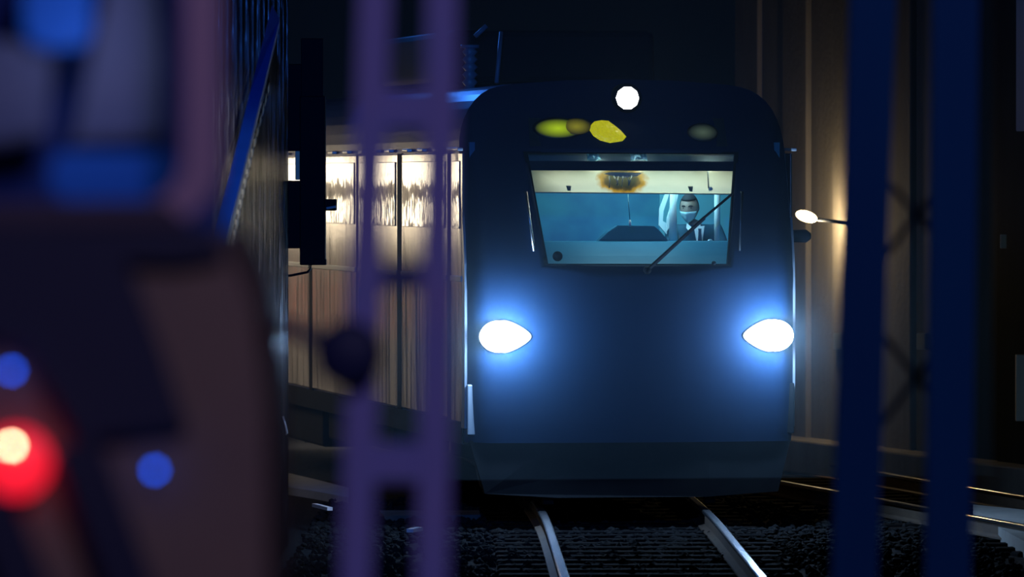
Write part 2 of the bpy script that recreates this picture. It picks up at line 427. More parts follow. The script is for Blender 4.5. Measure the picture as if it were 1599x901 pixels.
# outline of the car body, from the lower left clockwise
out = [(-1.50, .42), (-1.52, .9), (-1.525, 2.2), (-1.52, 3.05)]
for k in range(1, 9):
    a = k / 9 * math.pi / 2
    out.append((-1.04 - 0.48 * math.cos(a) ** 0.9, 3.05 + 0.62 * math.sin(a) ** 0.95))
out += [(-1.0, 3.685), (-.5, 3.72), (0, 3.73)]
out = out + [(-x, z) for x, z in out[-2::-1]]
ws = [(lx(835), lz(239)), (lx(1163), lz(240)), (lx(1138), lz(413)), (lx(856), lz(412))]   # windscreen corners
wc = Vector((sum(p[0] for p in ws) / 4, sum(p[1] for p in ws) / 4))
def hit(poly, ang, c):
    d = Vector((math.cos(ang), math.sin(ang))); best = None
    for i in range(len(poly)):
        a, b = Vector(poly[i]), Vector(poly[(i + 1) % len(poly)]); e = b - a
        den = d.x * e.y - d.y * e.x
        if abs(den) < 1e-9: continue
        q = a - c; t = (q.x * e.y - q.y * e.x) / den; u = (q.x * d.y - q.y * d.x) / den
        if t > 0 and -1e-6 <= u <= 1 + 1e-6 and (best is None or t < best): best = t
    return c + d * best
angs = {round(math.atan2(p[1] - wc.y, p[0] - wc.x), 5) for p in out + ws} | {round(-math.pi + k * 2 * math.pi / 120, 5) for k in range(120)}
angs = sorted(angs); angs = [a for i, a in enumerate(angs) if i == 0 or a - angs[i - 1] > 0.004]
K = 14; bm = bmesh.new(); rings = []
def grow(poly, g): return [(wc.x + (p[0] - wc.x) * g, wc.y + (p[1] - wc.y) * g) for p in poly]
hole = grow(ws, 1.015)
for k in range(K + 1):
    ring = []
    for a in angs:
        i, o_ = hit(hole, a, wc), hit(out, a, wc); p = i.lerp(o_, k / K)
        ring.append(bm.verts.new((p.x, fy(p.x, p.y), p.y)))
    rings.append(ring)
inner = [bm.verts.new((v.co.x, v.co.y + 0.05, v.co.z)) for v in rings[0]]
rings = [inner] + rings
n = len(angs)
for k in range(len(rings) - 1):
    for i in range(n): bm.faces.new((rings[k][i], rings[k][(i + 1) % n], rings[k + 1][(i + 1) % n], rings[k + 1][i]))
build('front_mask', bm, M['navy'], train, smooth=True)
# body shell behind the mask
CAR = 19.5
bm = bmesh.new(); ra = []; rb_ = []; rc = []
for x, z in out:
    ra.append(bm.verts.new((x, fy(x, z) + 0.004, z))); rb_.append(bm.verts.new((x, CAR, z)))
    rc.append(bm.verts.new((x * 0.96, CAR - .02, 0.42 + (z - .42) * 0.97)))
n = len(out)
for i in range(n):
    j = (i + 1) % n
    bm.faces.new((ra[i], ra[j], rb_[j], rb_[i]))
bm.faces.new(rb_)
build('body_shell', bm, M['roof'], train, smooth=False)
# windscreen and seal
prism('windscreen', [(x, fy(x, z) + 0.018, z) for x, z in ws], (0, 0.008, 0), M['windscreen'], train)
def frame(name, inner_, outer_, y_off, t, m, parent):
    bm = bmesh.new(); loops = []
    for poly, dy in ((inner_, 0), (outer_, 0), (outer_, t), (inner_, t)):
        loops.append([bm.verts.new((x, fy(x, z) + y_off + dy, z)) for x, z in poly])
    n = len(inner_)
    for a in range(4):
        for i in range(n):
            bm.faces.new((loops[a][i], loops[a][(i + 1) % n], loops[(a + 1) % 4][(i + 1) % n], loops[(a + 1) % 4][i]))
    return build(name, bm, m, parent)
frame('windscreen_seal', grow(ws, 0.995), grow(ws, 1.035), -0.012, 0.04, M['black'], train)
# side panels, windows and doors: the image-left side (x = -1.52) and its mirror
def side_parts(sx):
    X = sx * 1.522
    def pane(name, y0, y1, z0, z1, m, proud, parent=train, bevel=0.006):
        t = 0.02
        return box(name, (X + sx * (proud - t / 2), (y0 + y1) / 2, (z0 + z1) / 2), (t, y1 - y0, z1 - z0), m, parent, bevel)
    segs = [(0.34, 0.98), (1.16, 3.86), (4.10, 6.60), (6.72, 9.82), (10.02, 13.4), (13.6, 16.2), (16.4, 19.4)]
    for i, (a, b) in enumerate(segs):
        door = i in (2, 5)
        p = pane('side_door' if door else 'side_panel', a, b, 0.62 if i else 0.60, 3.05, M['stainless'], 0.012)
        pane('side_window', a + 0.12, b - 0.12, 2.36, 2.98, M['side_glass'], 0.022)
        # short bright steel clips on the drip edge over the windows
        for q in range(2 if b - a < 1 else 3):
            yy = a + (b - a) * (q + 0.5) / (2 if b - a < 1 else 3)
            box('drip_clip', (X + sx * 0.03, yy, 3.085), (0.05, 0.32, 0.03), M['trim_steel'], p, 0.008)
        pane('rubbing_strip', a + .02, b - .02, 1.88, 1.93, M['grey_pillar'], 0.024)
        if door: box('door_handle', (X + sx * 0.03, b - 0.25, 1.6), (0.04, 0.06, 0.28), M['chrome'], p, 0.01)
    for y0, y1 in ((0.98, 1.16), (3.86, 4.10), (6.60, 6.72), (9.82, 10.02), (13.4, 13.6), (16.2, 16.4)):
        pane('joint_seal', y0, y1, 0.60, 3.06, M['black'], 0.016)
    pane('sill_skirt', 0.40, 19.4, 0.40, 0.60, M['underframe'], 0.006)
    # grey corner pillar of the front, down to a short step
    zs = [0.55 + k * 0.25 for k in range(11)]
    prism('corner_pillar', [(sx * 1.50, fy(1.52, z) - 0.012, z) for z in zs] + [(sx * 1.50, fy(1.52, z) + 0.16, z) for z in zs[::-1]], (sx * 0.034, 0, 0), M['grey_pillar'], train)
    box('corner_step', (sx * 1.462, 0.19, 0.72), (0.11, 0.05, 0.46), M['grey_pillar' if sx < 0 else 'underframe'], train, 0.01)
side_parts(-1); side_parts(1)
# handrails beside the windscreen
for s, px in ((-1, 833), (1, 1163)):
    x0 = lx(px - 2 * s * 0 + (-3 if s < 0 else 0)); x1 = x0 - s * 0.10
    a = (x0 + s * .02, fy(x0, 2.62) - .05, lz(300)); b = (x0 - s * .03, fy(x0, 2.3) - .05, lz(392))
    a0 = (a[0], a[1] + .07, a[2]); b0 = (b[0], b[1] + .07, b[2])
    tube('grab_rail', [a0, a, b, b0], 0.014, M['chrome'], train)
# headlights
def headlight(px, sgn):
    """almond lens with its point towards the centre line; sgn = +1 when the point is at +x"""
    h = empty('headlight'); h.parent = train
    cx, cz = lx(px), lz(525); Lx, Lz = 0.238, 0.150
    def almond(g, dx=0.0):
        pts = []
        for k in range(40):
            t = k / 40 * 2 * math.pi; u = math.cos(t); v = math.sin(t)
            wv = v * (1 - 0.42 * max(0, u) ** 1.2)
            pts.append((cx + sgn * (u * Lx * g + dx), cz + wv * Lz * g))
        return pts
    def dome(name, pts, y0, bulge, m):
        bm = bmesh.new(); rr = []
        ctr = Vector((sum(p[0] for p in pts) / len(pts), sum(p[1] for p in pts) / len(pts)))
        for g in (1.0, 1.0, 0.9, 0.7, 0.4):
            yy = {0: 0.03}.get(len(rr), 0)
            lift = bulge * math.sqrt(max(0, 1 - g * g))
            rr.append([bm.verts.new((ctr.x + (p[0] - ctr.x) * g, fy(max(-1.30, min(1.30, p[0])), p[1]) + y0 + yy - lift, ctr.y + (p[1] - ctr.y) * g)) for p in pts])
        for k in range(len(rr) - 1):
            for i in range(len(pts)):
                bm.faces.new((rr[k][i], rr[k][(i + 1) % len(pts)], rr[k + 1][(i + 1) % len(pts)], rr[k + 1][i]))
        bm.faces.new(rr[-1])
        return build(name, bm, m, h, smooth=True)
    dome('lamp_bezel', almond(1.015), 0.0, 0.004, M['navy'])
    dome('lamp_cover', almond(1.0), -0.012, 0.02, M['headlight_edge'])
    dome('lamp_lens', [(x * 1.0, z) for x, z in [(cx + sgn * (-0.055) + (p[0] - cx) * 0.74, cz + (p[1] - cz) * 0.96) for p in almond(1.0)]], -0.035, 0.03, M['headlight'])
    y = fy(cx, cz)
    lamp('headlight_beam', 'POINT', (cx - sgn * 0.04, y - 0.20, cz), HEAD_W, (0.32, 0.58, 1.0), 0.09, parent=train)
HEAD_W = 150
headlight(790, 1); headlight(1203, -1)
# top lamp
tl = empty('top_lamp'); tl.parent = train
c = (lx(997), fy(0, lz(152)) - 0.10, lz(152))
lathe('lamp_ring', [(0.135, -0.22), (0.135, 0.0), (0.112, 0.02), (0.106, 0.0)], M['black'], tl, 40, FRONT, c)
lathe('lamp_lens', [(0.106, -0.03), (0.106, 0.012), (0.075, 0.022), (0.03, 0.027)], M['top_lamp'], tl, 10, FRONT, c)
# destination sign: board, lit blurs, faceted yellow lens and small lamp at the right, behind smoked glass
def blob(name, px, py, wpx, hpx, m, parent, dy=-0.012, n=20, skew=0.0, bulge=0.01):
    bm = bmesh.new(); rr = []
    for g, l in ((1.0, 0), (0.85, .55), (0.55, .85), (0.2, 1)):
        ring = []
        for k in range(n):
            t = k * 2 * math.pi / n; x = lx(px + math.cos(t) * wpx / 2 * g + skew * math.sin(t) * hpx / 2 * g); z = lz(py - math.sin(t) * hpx / 2 * g)
            ring.append(bm.verts.new((x, fy(x, z) + dy - bulge * l, z)))
        rr.append(ring)
    for a in range(3):
        for k in range(n): bm.faces.new((rr[a][k], rr[a][(k + 1) % n], rr[a + 1][(k + 1) % n], rr[a + 1][k]))
    bm.faces.new(rr[-1]); bm.faces.new(rr[0][::-1])
    return build(name, bm, m, parent, smooth=True)
sg = empty('destination_sign'); sg.parent = train
def quad_px(name, a, b, c_, d_, dy, m, parent):
    pts = [(lx(x), fy(lx(x), lz(y)) + dy, lz(y)) for x, y in (a, b, c_, d_)]
    return prism(name, pts, (0, 0.01, 0), m, parent)
quad_px('sign_board', (842, 183), (1150, 183), (1152, 228), (840, 228), -0.008, M['sign_dark'], sg)
def soft_glow(name, px, py, rx, rz, color, strength):
    """a lit diffuser, brightest over its lamp"""
    m = bpy.data.materials.new(name); m.use_nodes = True; nt = m.node_tree; b = nt.nodes['Principled BSDF']; b.inputs['Base Color'].default_value = (.012, .016, .016, 1)
    tc = nt.nodes.new('ShaderNodeTexCoord'); mp = nt.nodes.new('ShaderNodeMapping'); x, z = lx(px), lz(py); a, c = rx / S, rz / S
    mp.inputs['Scale'].default_value = (1 / a, 0, 1 / c); mp.inputs['Location'].default_value = (-x / a, 0, -z / c)
    g = nt.nodes.new('ShaderNodeTexGradient'); g.gradient_type = 'SPHERICAL'; r = nt.nodes.new('ShaderNodeMath'); r.operation = 'MULTIPLY'; r.inputs[1].default_value = strength
    nt.links.new(tc.outputs['Object'], mp.inputs['Vector']); nt.links.new(mp.outputs[0], g.inputs[0]); nt.links.new(g.outputs['Fac'], r.inputs[0])
    b.inputs['Emission Color'].default_value = (*color, 1); nt.links.new(r.outputs[0], b.inputs['Emission Strength'])
    return m
blob('green_display', 886, 200, 80, 36, soft_glow('green_sign_glow', 886, 200, 36, 15, (0.42, 0.60, 0.01), 0.9), sg, -0.012)
blob('olive_display', 915, 197, 50, 28, soft_glow('olive_sign_glow', 915, 197, 24, 13, (0.36, 0.34, 0.02), 0.6), sg, -0.014, skew=0.3)
# faceted lens: a low dome with sharp facets
YP = [(937, 195), (944, 189), (955, 187), (966, 188), (975, 195), (984, 203), (992, 213), (985, 220), (965, 223), (950, 219), (940, 212), (935, 203)]
bm = bmesh.new(); rr = []
for g, l in ((1.0, 0), (0.84, .6), (0.58, .9), (0.25, 1.05)):
    ring = []
    for k, (px, py) in enumerate(YP):
        x, z = lx(961 + (px - 961) * g + random.uniform(-1.5, 1.5) * (g < 1)), lz(205 + (py - 205) * g + random.uniform(-1.5, 1.5) * (g < 1))
        ring.append(bm.verts.new((x, fy(x, z) - 0.014 - 0.03 * l, z)))
    rr.append(ring)
for a in range(3):
    for k in range(12): bm.faces.new((rr[a][k], rr[a][(k + 1) % 12], rr[a + 1][(k + 1) % 12], rr[a + 1][k]))
bm.faces.new(rr[-1])
yl = build('yellow_lens', bm, M['yellow_lens'], sg)
blob('dim_lamp', 1114, 206, 50, 30, soft_glow('dim_sign_glow', 1114, 206, 24, 13, (0.20, 0.30, 0.20), 0.28), sg, -0.012)
# wiper
wp = empty('wiper'); wp.parent = train
def fp(px, py, dy): x, z = lx(px), lz(py); return Vector((x, fy(x, z) + dy, z))
beam_between('wiper_arm', fp(1012, 420, -0.03), fp(1104, 340, -0.05), 0.036, 0.02, M['black'], wp, 0.004, side=Vector((0.6, 0, 0.8)))
beam_between('wiper_blade', fp(1092, 349, -0.035), fp(1154, 301, -0.035), 0.018, 0.02, M['black'], wp, 0.003, side=Vector((0.6, 0, 0.8)))
lathe('wiper_pivot', [(0.035, 0), (0.035, 0.04), (0.02, 0.055)], M['black'], wp, 16, FRONT, fp(1010, 422, 0.0))
# round sticker and a small stub at the lower edge of the glass
bm_c = fp(872, 400, 0.008)
lathe('round_sticker', [(0.046, 0), (0.046, 0.003)], M['black'], train, 24, FRONT, bm_c)
lathe('washer_jet', [(0.018, 0), (0.018, 0.03), (0.008, 0.04)], M['black'], train, 12, FRONT, fp(1116, 411, 0.0))
# side camera pods
for s in (1,):
    o = lathe('camera_pod', [(0.02, -0.1), (0.055, -0.08), (0.06, 0.06), (0.03, 0.1)], M['black'], train, 16, Matrix.Rotation(R(90), 4, 'Y'), (s * 1.63, 0.45, 2.29))
# lower front: skirt, coupler, rail guards
prism('front_skirt', [(-1.49, 0.20, 0.44), (-0.7, 0.12, 0.44), (0.7, 0.12, 0.44), (1.49, 0.20, 0.44), (1.36, 0.14, -0.04), (0.7, 0.08, -0.08), (-0.7, 0.08, -0.08), (-1.36, 0.14, -0.04)], (0, 0.08, 0), M['underframe'], train)
for s in (-1, 1): box('rail_guard', (s * 0.75, 0.30, 0.0), (0.10, 0.08, 0.30), M['underframe'], train, 0.01)
# underframe boxes and wheels on both bogies
for y in (2.6, 17.0):
    b = box('bogie_frame', (0, y, 0.24), (2.1, 2.6, 0.16), M['underframe'], train, 0.02)
    for dy in (-0.95, 0.95):
        for s in (-1, 1):
            lathe('wheel', [(0.37, -0.07), (0.43, -0.065), (0.43, -0.04), (0.38, -0.035), (0.37, 0.06), (0.12, 0.06)], M['wheel'], b, 28, Matrix.Rotation(R(90) * s, 4, 'Y'), (s * 0.75, y + dy, 0.43 + RZ))
for y0, y1, z0 in ((5.0, 7.4, .14), (7.8, 9.4, .1), (9.8, 12.6, .0), (13.0, 15.0, .1)):
    for s in (-1, 1): box('equipment_case', (s * 1.15, (y0 + y1) / 2, (z0 + .44) / 2), (0.55, y1 - y0, .44 - z0), M['underframe'], train, 0.03)
# roof equipment: shroud, insulators, pantograph arm
box('roof_shroud', (-0.20, 5.2, 3.98), (2.0, 4.2, 0.50), M['equipment'], train, 0.06)
for x, y, h in ((-1.18, 2.6, 0.50), (-0.9, 7.6, 0.3)):
    pr = []
    for q in range(7): pr += [(0.045, q * h / 7), (0.075, q * h / 7 + h / 14), (0.045, q * h / 7 + h / 7 - 0.004)]
    lathe('roof_insulator', pr + [(0.09, h), (0.09, h + .03)], M['pod'], train, 16, None, (x + 0.1, y, 3.55))
tube('pantograph_arm', [(-0.86, 2.4, 3.72), (-0.78, 2.6, 4.2)], 0.02, M['pod'], train)
tube('pantograph_head', [(-1.03, 2.6, 4.16), (-0.92, 2.6, 4.26)], 0.022, M['pod'], train)
# ---- cab interior
def lp(px, py, y):
    """train-local point seen at that pixel when it lies y behind the front"""
    c, s_ = math.cos(TY), math.sin(TY)
    k = (px - CX) / F
    # world: X = 1.118 + x c - y s ; Y = 60 + x s + y c ; X = k Y
    x = (k * (60 + y * c) - 1.118 + y * s_) / (c - k * s_)
    Y = 60 + x * s_ + y * c
    return Vector((x, y, CH - (py - HY) / F * Y))
CABY = 1.95
box('cab_back_wall', (0, CABY, 2.1), (2.9, 0.05, 2.1), M['teal_wall'], train)
box('cab_floor', (0, 1.05, 1.22), (2.8, 1.7, 0.06), M['cab_dark'], train)
box('cab_ceiling', (0, 1.25, 3.30), (2.6, 1.3, 0.05), M['teal_light'], train)
for s in (-1, 1): box('cab_side_wall', (s * 1.42, 1.2, 2.15), (0.05, 1.45, 2.0), M['teal_wall'], train)
# dashboard: cowl rising away from the glass
pr = [(0.06, 1.9), (0.10, lz(413) + .0), (0.34, 2.11), (0.50, 2.17), (0.66, 2.235), (0.80, 2.245), (0.88, 2.20), (0.90, 1.3), (0.06, 1.3)]
bm = bmesh.new(); A = [bm.verts.new((-1.3, y + .1, z)) for y, z in pr]; B = [bm.verts.new((1.3, y + .1, z)) for y, z in pr]
for i in range(len(pr)): bm.faces.new((A[i], A[(i + 1) % len(pr)], B[(i + 1) % len(pr)], B[i]))
bm.faces.new(A); bm.faces.new(B[::-1])
dash = build('dashboard', bm, M['dash'], train)
# instrument hood: the dark hump at the middle
hp = [lp(935, 376, .86), lp(950, 362, .86), lp(965, 352, .86), lp(1022, 353, .86), lp(1032, 362, .86), lp(1044, 376, .86)]
prism('instrument_hood', hp, (0, 0.14, 0), M['cab_dark'], train, 0.01)
# paler doorway lining behind the driver
prism('door_lining', [lp(1030, 290, 1.9), lp(1158, 290, 1.9), lp(1150, 380, 1.9), lp(1030, 380, 1.9)], (0, 0.02, 0), M['teal_light'], train)
tube('cab_post', [lp(1120, 290, 1.1), lp(1120, 381, 1.1)], 0.028, M['curtain'], train)
tube('cab_post', [lp(1051, 290, 1.0), lp(1051, 376, 1.0)], [0.026, 0.042], M['curtain'], train)
# looped white curtain: two slanting folds
prism('curtain', [lp(1046, 300, 1.3), lp(1040, 300, 1.3), lp(1030, 326, 1.3), lp(1029, 352, 1.3), lp(1041, 366, 1.3), lp(1043, 350, 1.3), lp(1035, 345, 1.3), lp(1036, 330, 1.3)], (0, 0.03, 0), M['curtain'], train)
prism('curtain', [lp(1060, 300, 1.25), lp(1054, 300, 1.25), lp(1042, 340, 1.25), lp(1041, 362, 1.25), lp(1048, 350, 1.25)], (0, 0.03, 0), M['curtain'], train)
# header: trim, dark band and cream sun blind with its burnt hole, torn strip and wires
H = 0.10
def behind(px, py, dy): x, z = lx(px), lz(py); return Vector((x, fy(0.97, z) + dy, z))   # parallel to the flat glass
prism('header_trim', [behind(832, 236, H), behind(1168, 236, H), behind(1164, 253, H), behind(836, 253, H)], (0, .03, 0), M['header'], train)
prism('header_edge', [behind(1050, 237, H - .02), behind(1168, 238, H - .02), behind(1168, 245, H - .02), behind(1120, 243, H - .02)], (0, .02, 0), M['strip'], train)
prism('header_band', [behind(832, 251, .03), behind(1168, 252, .03), behind(1166, 267, .03), behind(834, 266, .03)], (0, .02, 0), M['header_dark'], train)
def blind_mat():
    m = bpy.data.materials.new('cream_sun_blind'); m.use_nodes = True; nt = m.node_tree; b = nt.nodes['Principled BSDF']; b.inputs['Roughness'].default_value = 0.9; b.inputs['Specular IOR Level'].default_value = 0.03
    tc = nt.nodes.new('ShaderNodeTexCoord'); N = nt.nodes.new; Lk = nt.links.new
    cc = behind(984, 282, H)
    mp = N('ShaderNodeMapping'); mp.inputs['Location'].default_value = (-cc.x / .21, 0, -cc.z / .115); mp.inputs['Scale'].default_value = (1 / .21, 0.0, 1 / .115)
    Lk(tc.outputs['Object'], mp.inputs['Vector'])
    ln = N('ShaderNodeVectorMath'); ln.operation = 'LENGTH'; Lk(mp.outputs[0], ln.inputs[0])
    ns = N('ShaderNodeTexNoise'); ns.inputs['Scale'].default_value = 16; Lk(tc.outputs['Object'], ns.inputs['Vector'])
    ad = N('ShaderNodeMath'); ad.operation = 'MULTIPLY_ADD'; ad.inputs[1].default_value = 0.45; Lk(ns.outputs['Fac'], ad.inputs[0]); Lk(ln.outputs['Value'], ad.inputs[2])
    rp = N('ShaderNodeValToRGB'); e = rp.color_ramp.elements
    e[0].position = 0.55; e[0].color = (0.012, 0.008, 0.006, 1); e[1].position = 1.0; e[1].color = (0.80, 0.74, 0.55, 1)
    x = e.new(0.68); x.color = (0.10, 0.045, 0.01, 1); x = e.new(0.82); x.color = (0.62, 0.27, 0.02, 1)
    sc_ = N('ShaderNodeMath'); sc_.operation = 'MULTIPLY'; sc_.inputs[1].default_value = 0.70; Lk(ad.outputs[0], sc_.inputs[0])
    Lk(sc_.outputs[0], rp.inputs[0])
    # olive tone at top and left: weaker backlight put into the cloth colour
    n2 = N('ShaderNodeTexNoise'); n2.inputs['Scale'].default_value = 3.0; Lk(tc.outputs['Object'], n2.inputs['Vector'])
    sx = N('ShaderNodeSeparateXYZ'); Lk(tc.outputs['Object'], sx.inputs[0])
    mr = N('ShaderNodeMapRange'); mr.inputs['From Min'].default_value = lz(300); mr.inputs['From Max'].default_value = lz(262); mr.inputs['To Min'].default_value = 0.0; mr.inputs['To Max'].default_value = 0.75
    Lk(sx.outputs['Z'], mr.inputs['Value'])
    mr2 = N('ShaderNodeMapRange'); mr2.inputs['From Min'].default_value = lx(905); mr2.inputs['From Max'].default_value = lx(850); mr2.inputs['To Max'].default_value = 0.65; Lk(sx.outputs['X'], mr2.inputs['Value'])
    a2 = N('ShaderNodeMath'); a2.operation = 'MAXIMUM'; Lk(mr.outputs[0], a2.inputs[0]); Lk(mr2.outputs[0], a2.inputs[1])
    a3 = N('ShaderNodeMath'); a3.operation = 'MULTIPLY'; a3.use_clamp = True; Lk(a2.outputs[0], a3.inputs[0])
    a4 = N('ShaderNodeMath'); a4.operation = 'ADD'; a4.inputs[1].default_value = 0.45; Lk(n2.outputs['Fac'], a4.inputs[0]); Lk(a4.outputs[0], a3.inputs[1])
    mx = N('ShaderNodeMix'); mx.data_type = 'RGBA'; mx.inputs['B'].default_value = (0.22, 0.20, 0.10, 1); Lk(a3.outputs[0], mx.inputs['Factor']); Lk(rp.outputs[0], mx.inputs['A'])
    Lk(mx.outputs['Result'], b.inputs['Base Color'])
    tr = N('ShaderNodeBsdfTranslucent'); Lk(mx.outputs['Result'], tr.inputs[0]); ms_ = N('ShaderNodeMixShader'); ms_.inputs[0].default_value = 0.6
    Lk(b.outputs[0], ms_.inputs[1]); Lk(tr.outputs[0], ms_.inputs[2]); Lk(ms_.outputs[0], nt.nodes['Material Output'].inputs[0])
    return m
# one sheet of cloth, sagging a little between its clips
bvs, bfs, NB = [], [], 24
for i in range(NB + 1):
    t = i / NB; top = (834 + 332 * t, 264 + t); bot = (840 + 320 * t, 300 + 3 * t)
    for k in range(5): u = k / 4; bvs.append(behind(top[0] + (bot[0] - top[0]) * u, top[1] + (bot[1] - top[1]) * u, H + 0.006 * math.sin(t * 17) * u))
for i in range(NB):
    for k in range(4): q0 = i * 5 + k; bfs.append((q0, q0 + 1, q0 + 6, q0 + 5))
sb = from_py('sun_blind', bvs, bfs, blind_mat(), train, smooth=True)
prism('torn_strip', [behind(954, 271, H - .02), behind(968, 269, H - .025), behind(1016, 270, H - .02), behind(1008, 275, H - .02), behind(985, 278, H - .03), behind(972, 275, H - .02)], (0, .006, 0), M['strip'], sb)
for k in range(6):
    x = 964 + k * 7; q = random.uniform(-6, 6)
    tube('loose_wire', [behind(x, 275, H - .02), behind(x + q * .6, 282, H - .05), behind(x + q, 288 + random.uniform(0, 6), H - .02)], 0.006, M['strip'], sb, 6)
for px, py in ((899, 294), (1091, 295)): prism('blind_clip', [behind(px - 4, py - 4, H - .015), behind(px + 4, py - 4, H - .015), behind(px + 2, py + 4, H - .015), behind(px - 2, py + 4, H - .015)], (0, .012, 0), M['header'], sb)
tube('blind_cord', [behind(1120, 268, H - .02), behind(1119, 294, H - .02)], 0.006, M['header'], sb, 6)
lathe('blind_pull', [(0.02, 0), (0.02, .01), (0.01, .014)], M['cord'], sb, 14, FRONT, behind(1122, 295, H - .01))
prism('cream_sill', [behind(845, 299.5, H - .01), behind(1160, 302.5, H - .01), behind(1160, 304.5, H - .01), behind(845, 301.5, H - .01)], (0, .02, 0), M['strip'], sb)
tube('pull_cord', [behind(995, 300, .2), behind(995, 345, .2)], 0.004, M['teal_light'], train, 6)
tube('cord_toggle', [behind(995, 344, .2), behind(995, 354, .2)], 0.010, M['cord'], train, 8)
for px, py, wd_, q in ((941, 245, 20, 0), (1012, 244, 26, 1)):
    bm = bmesh.new(); cols_ = 6; rows_ = 3; g = []
    for i in range(cols_ + 1):
        g.append([bm.verts.new(behind(px + (i / cols_ - .5) * wd_ + random.uniform(-2, 2), py + (j / rows_ - .5) * 11 + random.uniform(-2, 2), H - .012 - random.uniform(0, .02))) for j in range(rows_ + 1)])
    for i in range(cols_):
        for j in range(rows_): bm.faces.new((g[i][j], g[i + 1][j], g[i + 1][j + 1], g[i][j + 1]))
    o = build('foil_patch', bm, M['foil'], train); sm = o.modifiers.new('thick', 'SOLIDIFY'); sm.thickness = 0.004
# the seat
st = empty('driver_seat'); st.parent = train
sx0 = lp(1085, 340, 1.35)
box('seat_cushion', (sx0.x, 1.38, 1.79), (0.46, 0.44, 0.10), M['cab_dark'], st, 0.03)
box('seat_back', (sx0.x, 1.66, 2.07), (0.44, 0.09, 0.52), M['cab_dark'], st, 0.03)
tube('seat_post', [(sx0.x, 1.4, 1.25), (sx0.x, 1.4, 1.75)], 0.06, M['cab_dark'], st, 14)
# cab lamp, then small hidden lights added for the header and the blind
lamp('cab_ceiling_lamp', 'AREA', (0.25, 1.0, 3.2), 26, (0.46, 0.85, 1.0), 0.9, aim=(0.25, 1.25, 1.5), size_y=0.5, parent=train)
for px_ in (945, 1015, 1125): lamp('header_fill', 'POINT', behind(px_, 259, .076), 1.2, (0.92, 1.0, 0.92), 0.008, parent=train)
lamp('blind_backlight', 'AREA', behind(1010, 284, H + 0.16), 4.2, (1.0, 0.97, 0.84), 1.86, aim=behind(1010, 292, H), size_y=0.05, parent=train)

# ------------------------------------------------------------------ the driver
def skin_mesh(name, nodes, edges, m, root=0, levels=1):
    me = bpy.data.meshes.new(name + '_skeleton'); keys = list(nodes)
    me.from_pydata([nodes[k][0] for k in keys], [(keys.index(a), keys.index(b)) for a, b in edges], [])
    o = bpy.data.objects.new(name, me); col.objects.link(o)
    o.modifiers.new('skin', 'SKIN'); sd = o.modifiers.new('sub', 'SUBSURF'); sd.levels = levels; sd.render_levels = levels
    for i, k in enumerate(keys):
        r = nodes[k][1]; me.skin_vertices[0].data[i].radius = r if isinstance(r, tuple) else (r, r)
        me.skin_vertices[0].data[i].use_root = (i == root)
    dg = bpy.context.evaluated_depsgraph_get()
    nm = bpy.data.meshes.new_from_object(o.evaluated_get(dg))
    bpy.data.objects.remove(o)
    return nm
drv = empty('driver')
tag(drv, 'train driver in a dark suit, white shirt and pale face mask behind the windscreen', 'person')
# driver's own frame: x to the image right, -y towards the camera, z up, origin at the pelvis
HD = lp(1078, 325, 1.22)
drv_local = Vector((lp(1084, 325, 1.40).x, 1.40, 1.93))
drv.parent = None
c_, s_ = math.cos(TY), math.sin(TY)
drv.location = (1.118 + drv_local.x * c_ - drv_local.y * s_, 60 + drv_local.x * s_ + drv_local.y * c_, drv_local.z)
drv.rotation_euler = (0, 0, TY)
hz = HD.z - 1.93; hx = HD.x - drv_local.x
V = Vector
nodes = {'pelvis': (V((0, 0, 0)), 0.14), 'waist': (V((0, -.02, .16)), (0.11, .09)), 'chest': (V((0, -.05, .34)), (0.105, .06)), 'neckbase': (V((0, -.07, .46)), 0.058), 'neck': (V((hx * .6, -.10, hz - .115)), 0.055)}
edges = [('pelvis', 'waist'), ('waist', 'chest'), ('chest', 'neckbase'), ('neckbase', 'neck')]
for s, t in ((-1, 'l'), (1, 'r')):
    nodes['sh' + t] = (V((s * .175, -.05, .42)), 0.062); nodes['el' + t] = (V((s * .25, -.20, .18)), 0.048); nodes['wr' + t] = (V((s * .17, -.43, .24)), 0.030)
    nodes['pa' + t] = (V((s * .15, -.50, .25)), (0.036, .018))
    edges += [('chest', 'sh' + t), ('sh' + t, 'el' + t), ('el' + t, 'wr' + t), ('wr' + t, 'pa' + t)]
    for f in range(4):
        a, b = 'f%s%d' % (t, f), 'g%s%d' % (t, f); u = (f - 1.5) * .019; ln = (.05, .058, .055, .042)[f]
        nodes[a] = (V((s * .15 + u, -.53 - ln * .5, .258)), 0.009); nodes[b] = (V((s * .15 + u, -.53 - ln, .24)), 0.008)
        edges += [('pa' + t, a), (a, b)]
    nodes['th' + t] = (V((s * .15 - s * .035, -.50, .25)), 0.010); nodes['tk' + t] = (V((s * .15 - s * .055, -.535, .245)), 0.009); edges += [('wr' + t, 'th' + t), ('th' + t, 'tk' + t)]
    nodes['hip' + t] = (V((s * .10, -.04, -.03)), 0.095); nodes['kn' + t] = (V((s * .13, -.40, -.02)), 0.065); nodes['an' + t] = (V((s * .13, -.42, -.42)), 0.042); nodes['to' + t] = (V((s * .14, -.55, -.50)), 0.038)
    edges += [('pelvis', 'hip' + t), ('hip' + t, 'kn' + t), ('kn' + t, 'an' + t), ('an' + t, 'to' + t)]
bme = skin_mesh('body', nodes, edges, M['skin'])
bm = bmesh.new(); bm.from_mesh(bme)
HC = V((hx, -.13, hz))                       # head centre
HR = Matrix.Rotation(R(-24), 4, 'Z') @ Matrix.Rotation(R(8), 4, 'X')   # turned to the image left, chin down
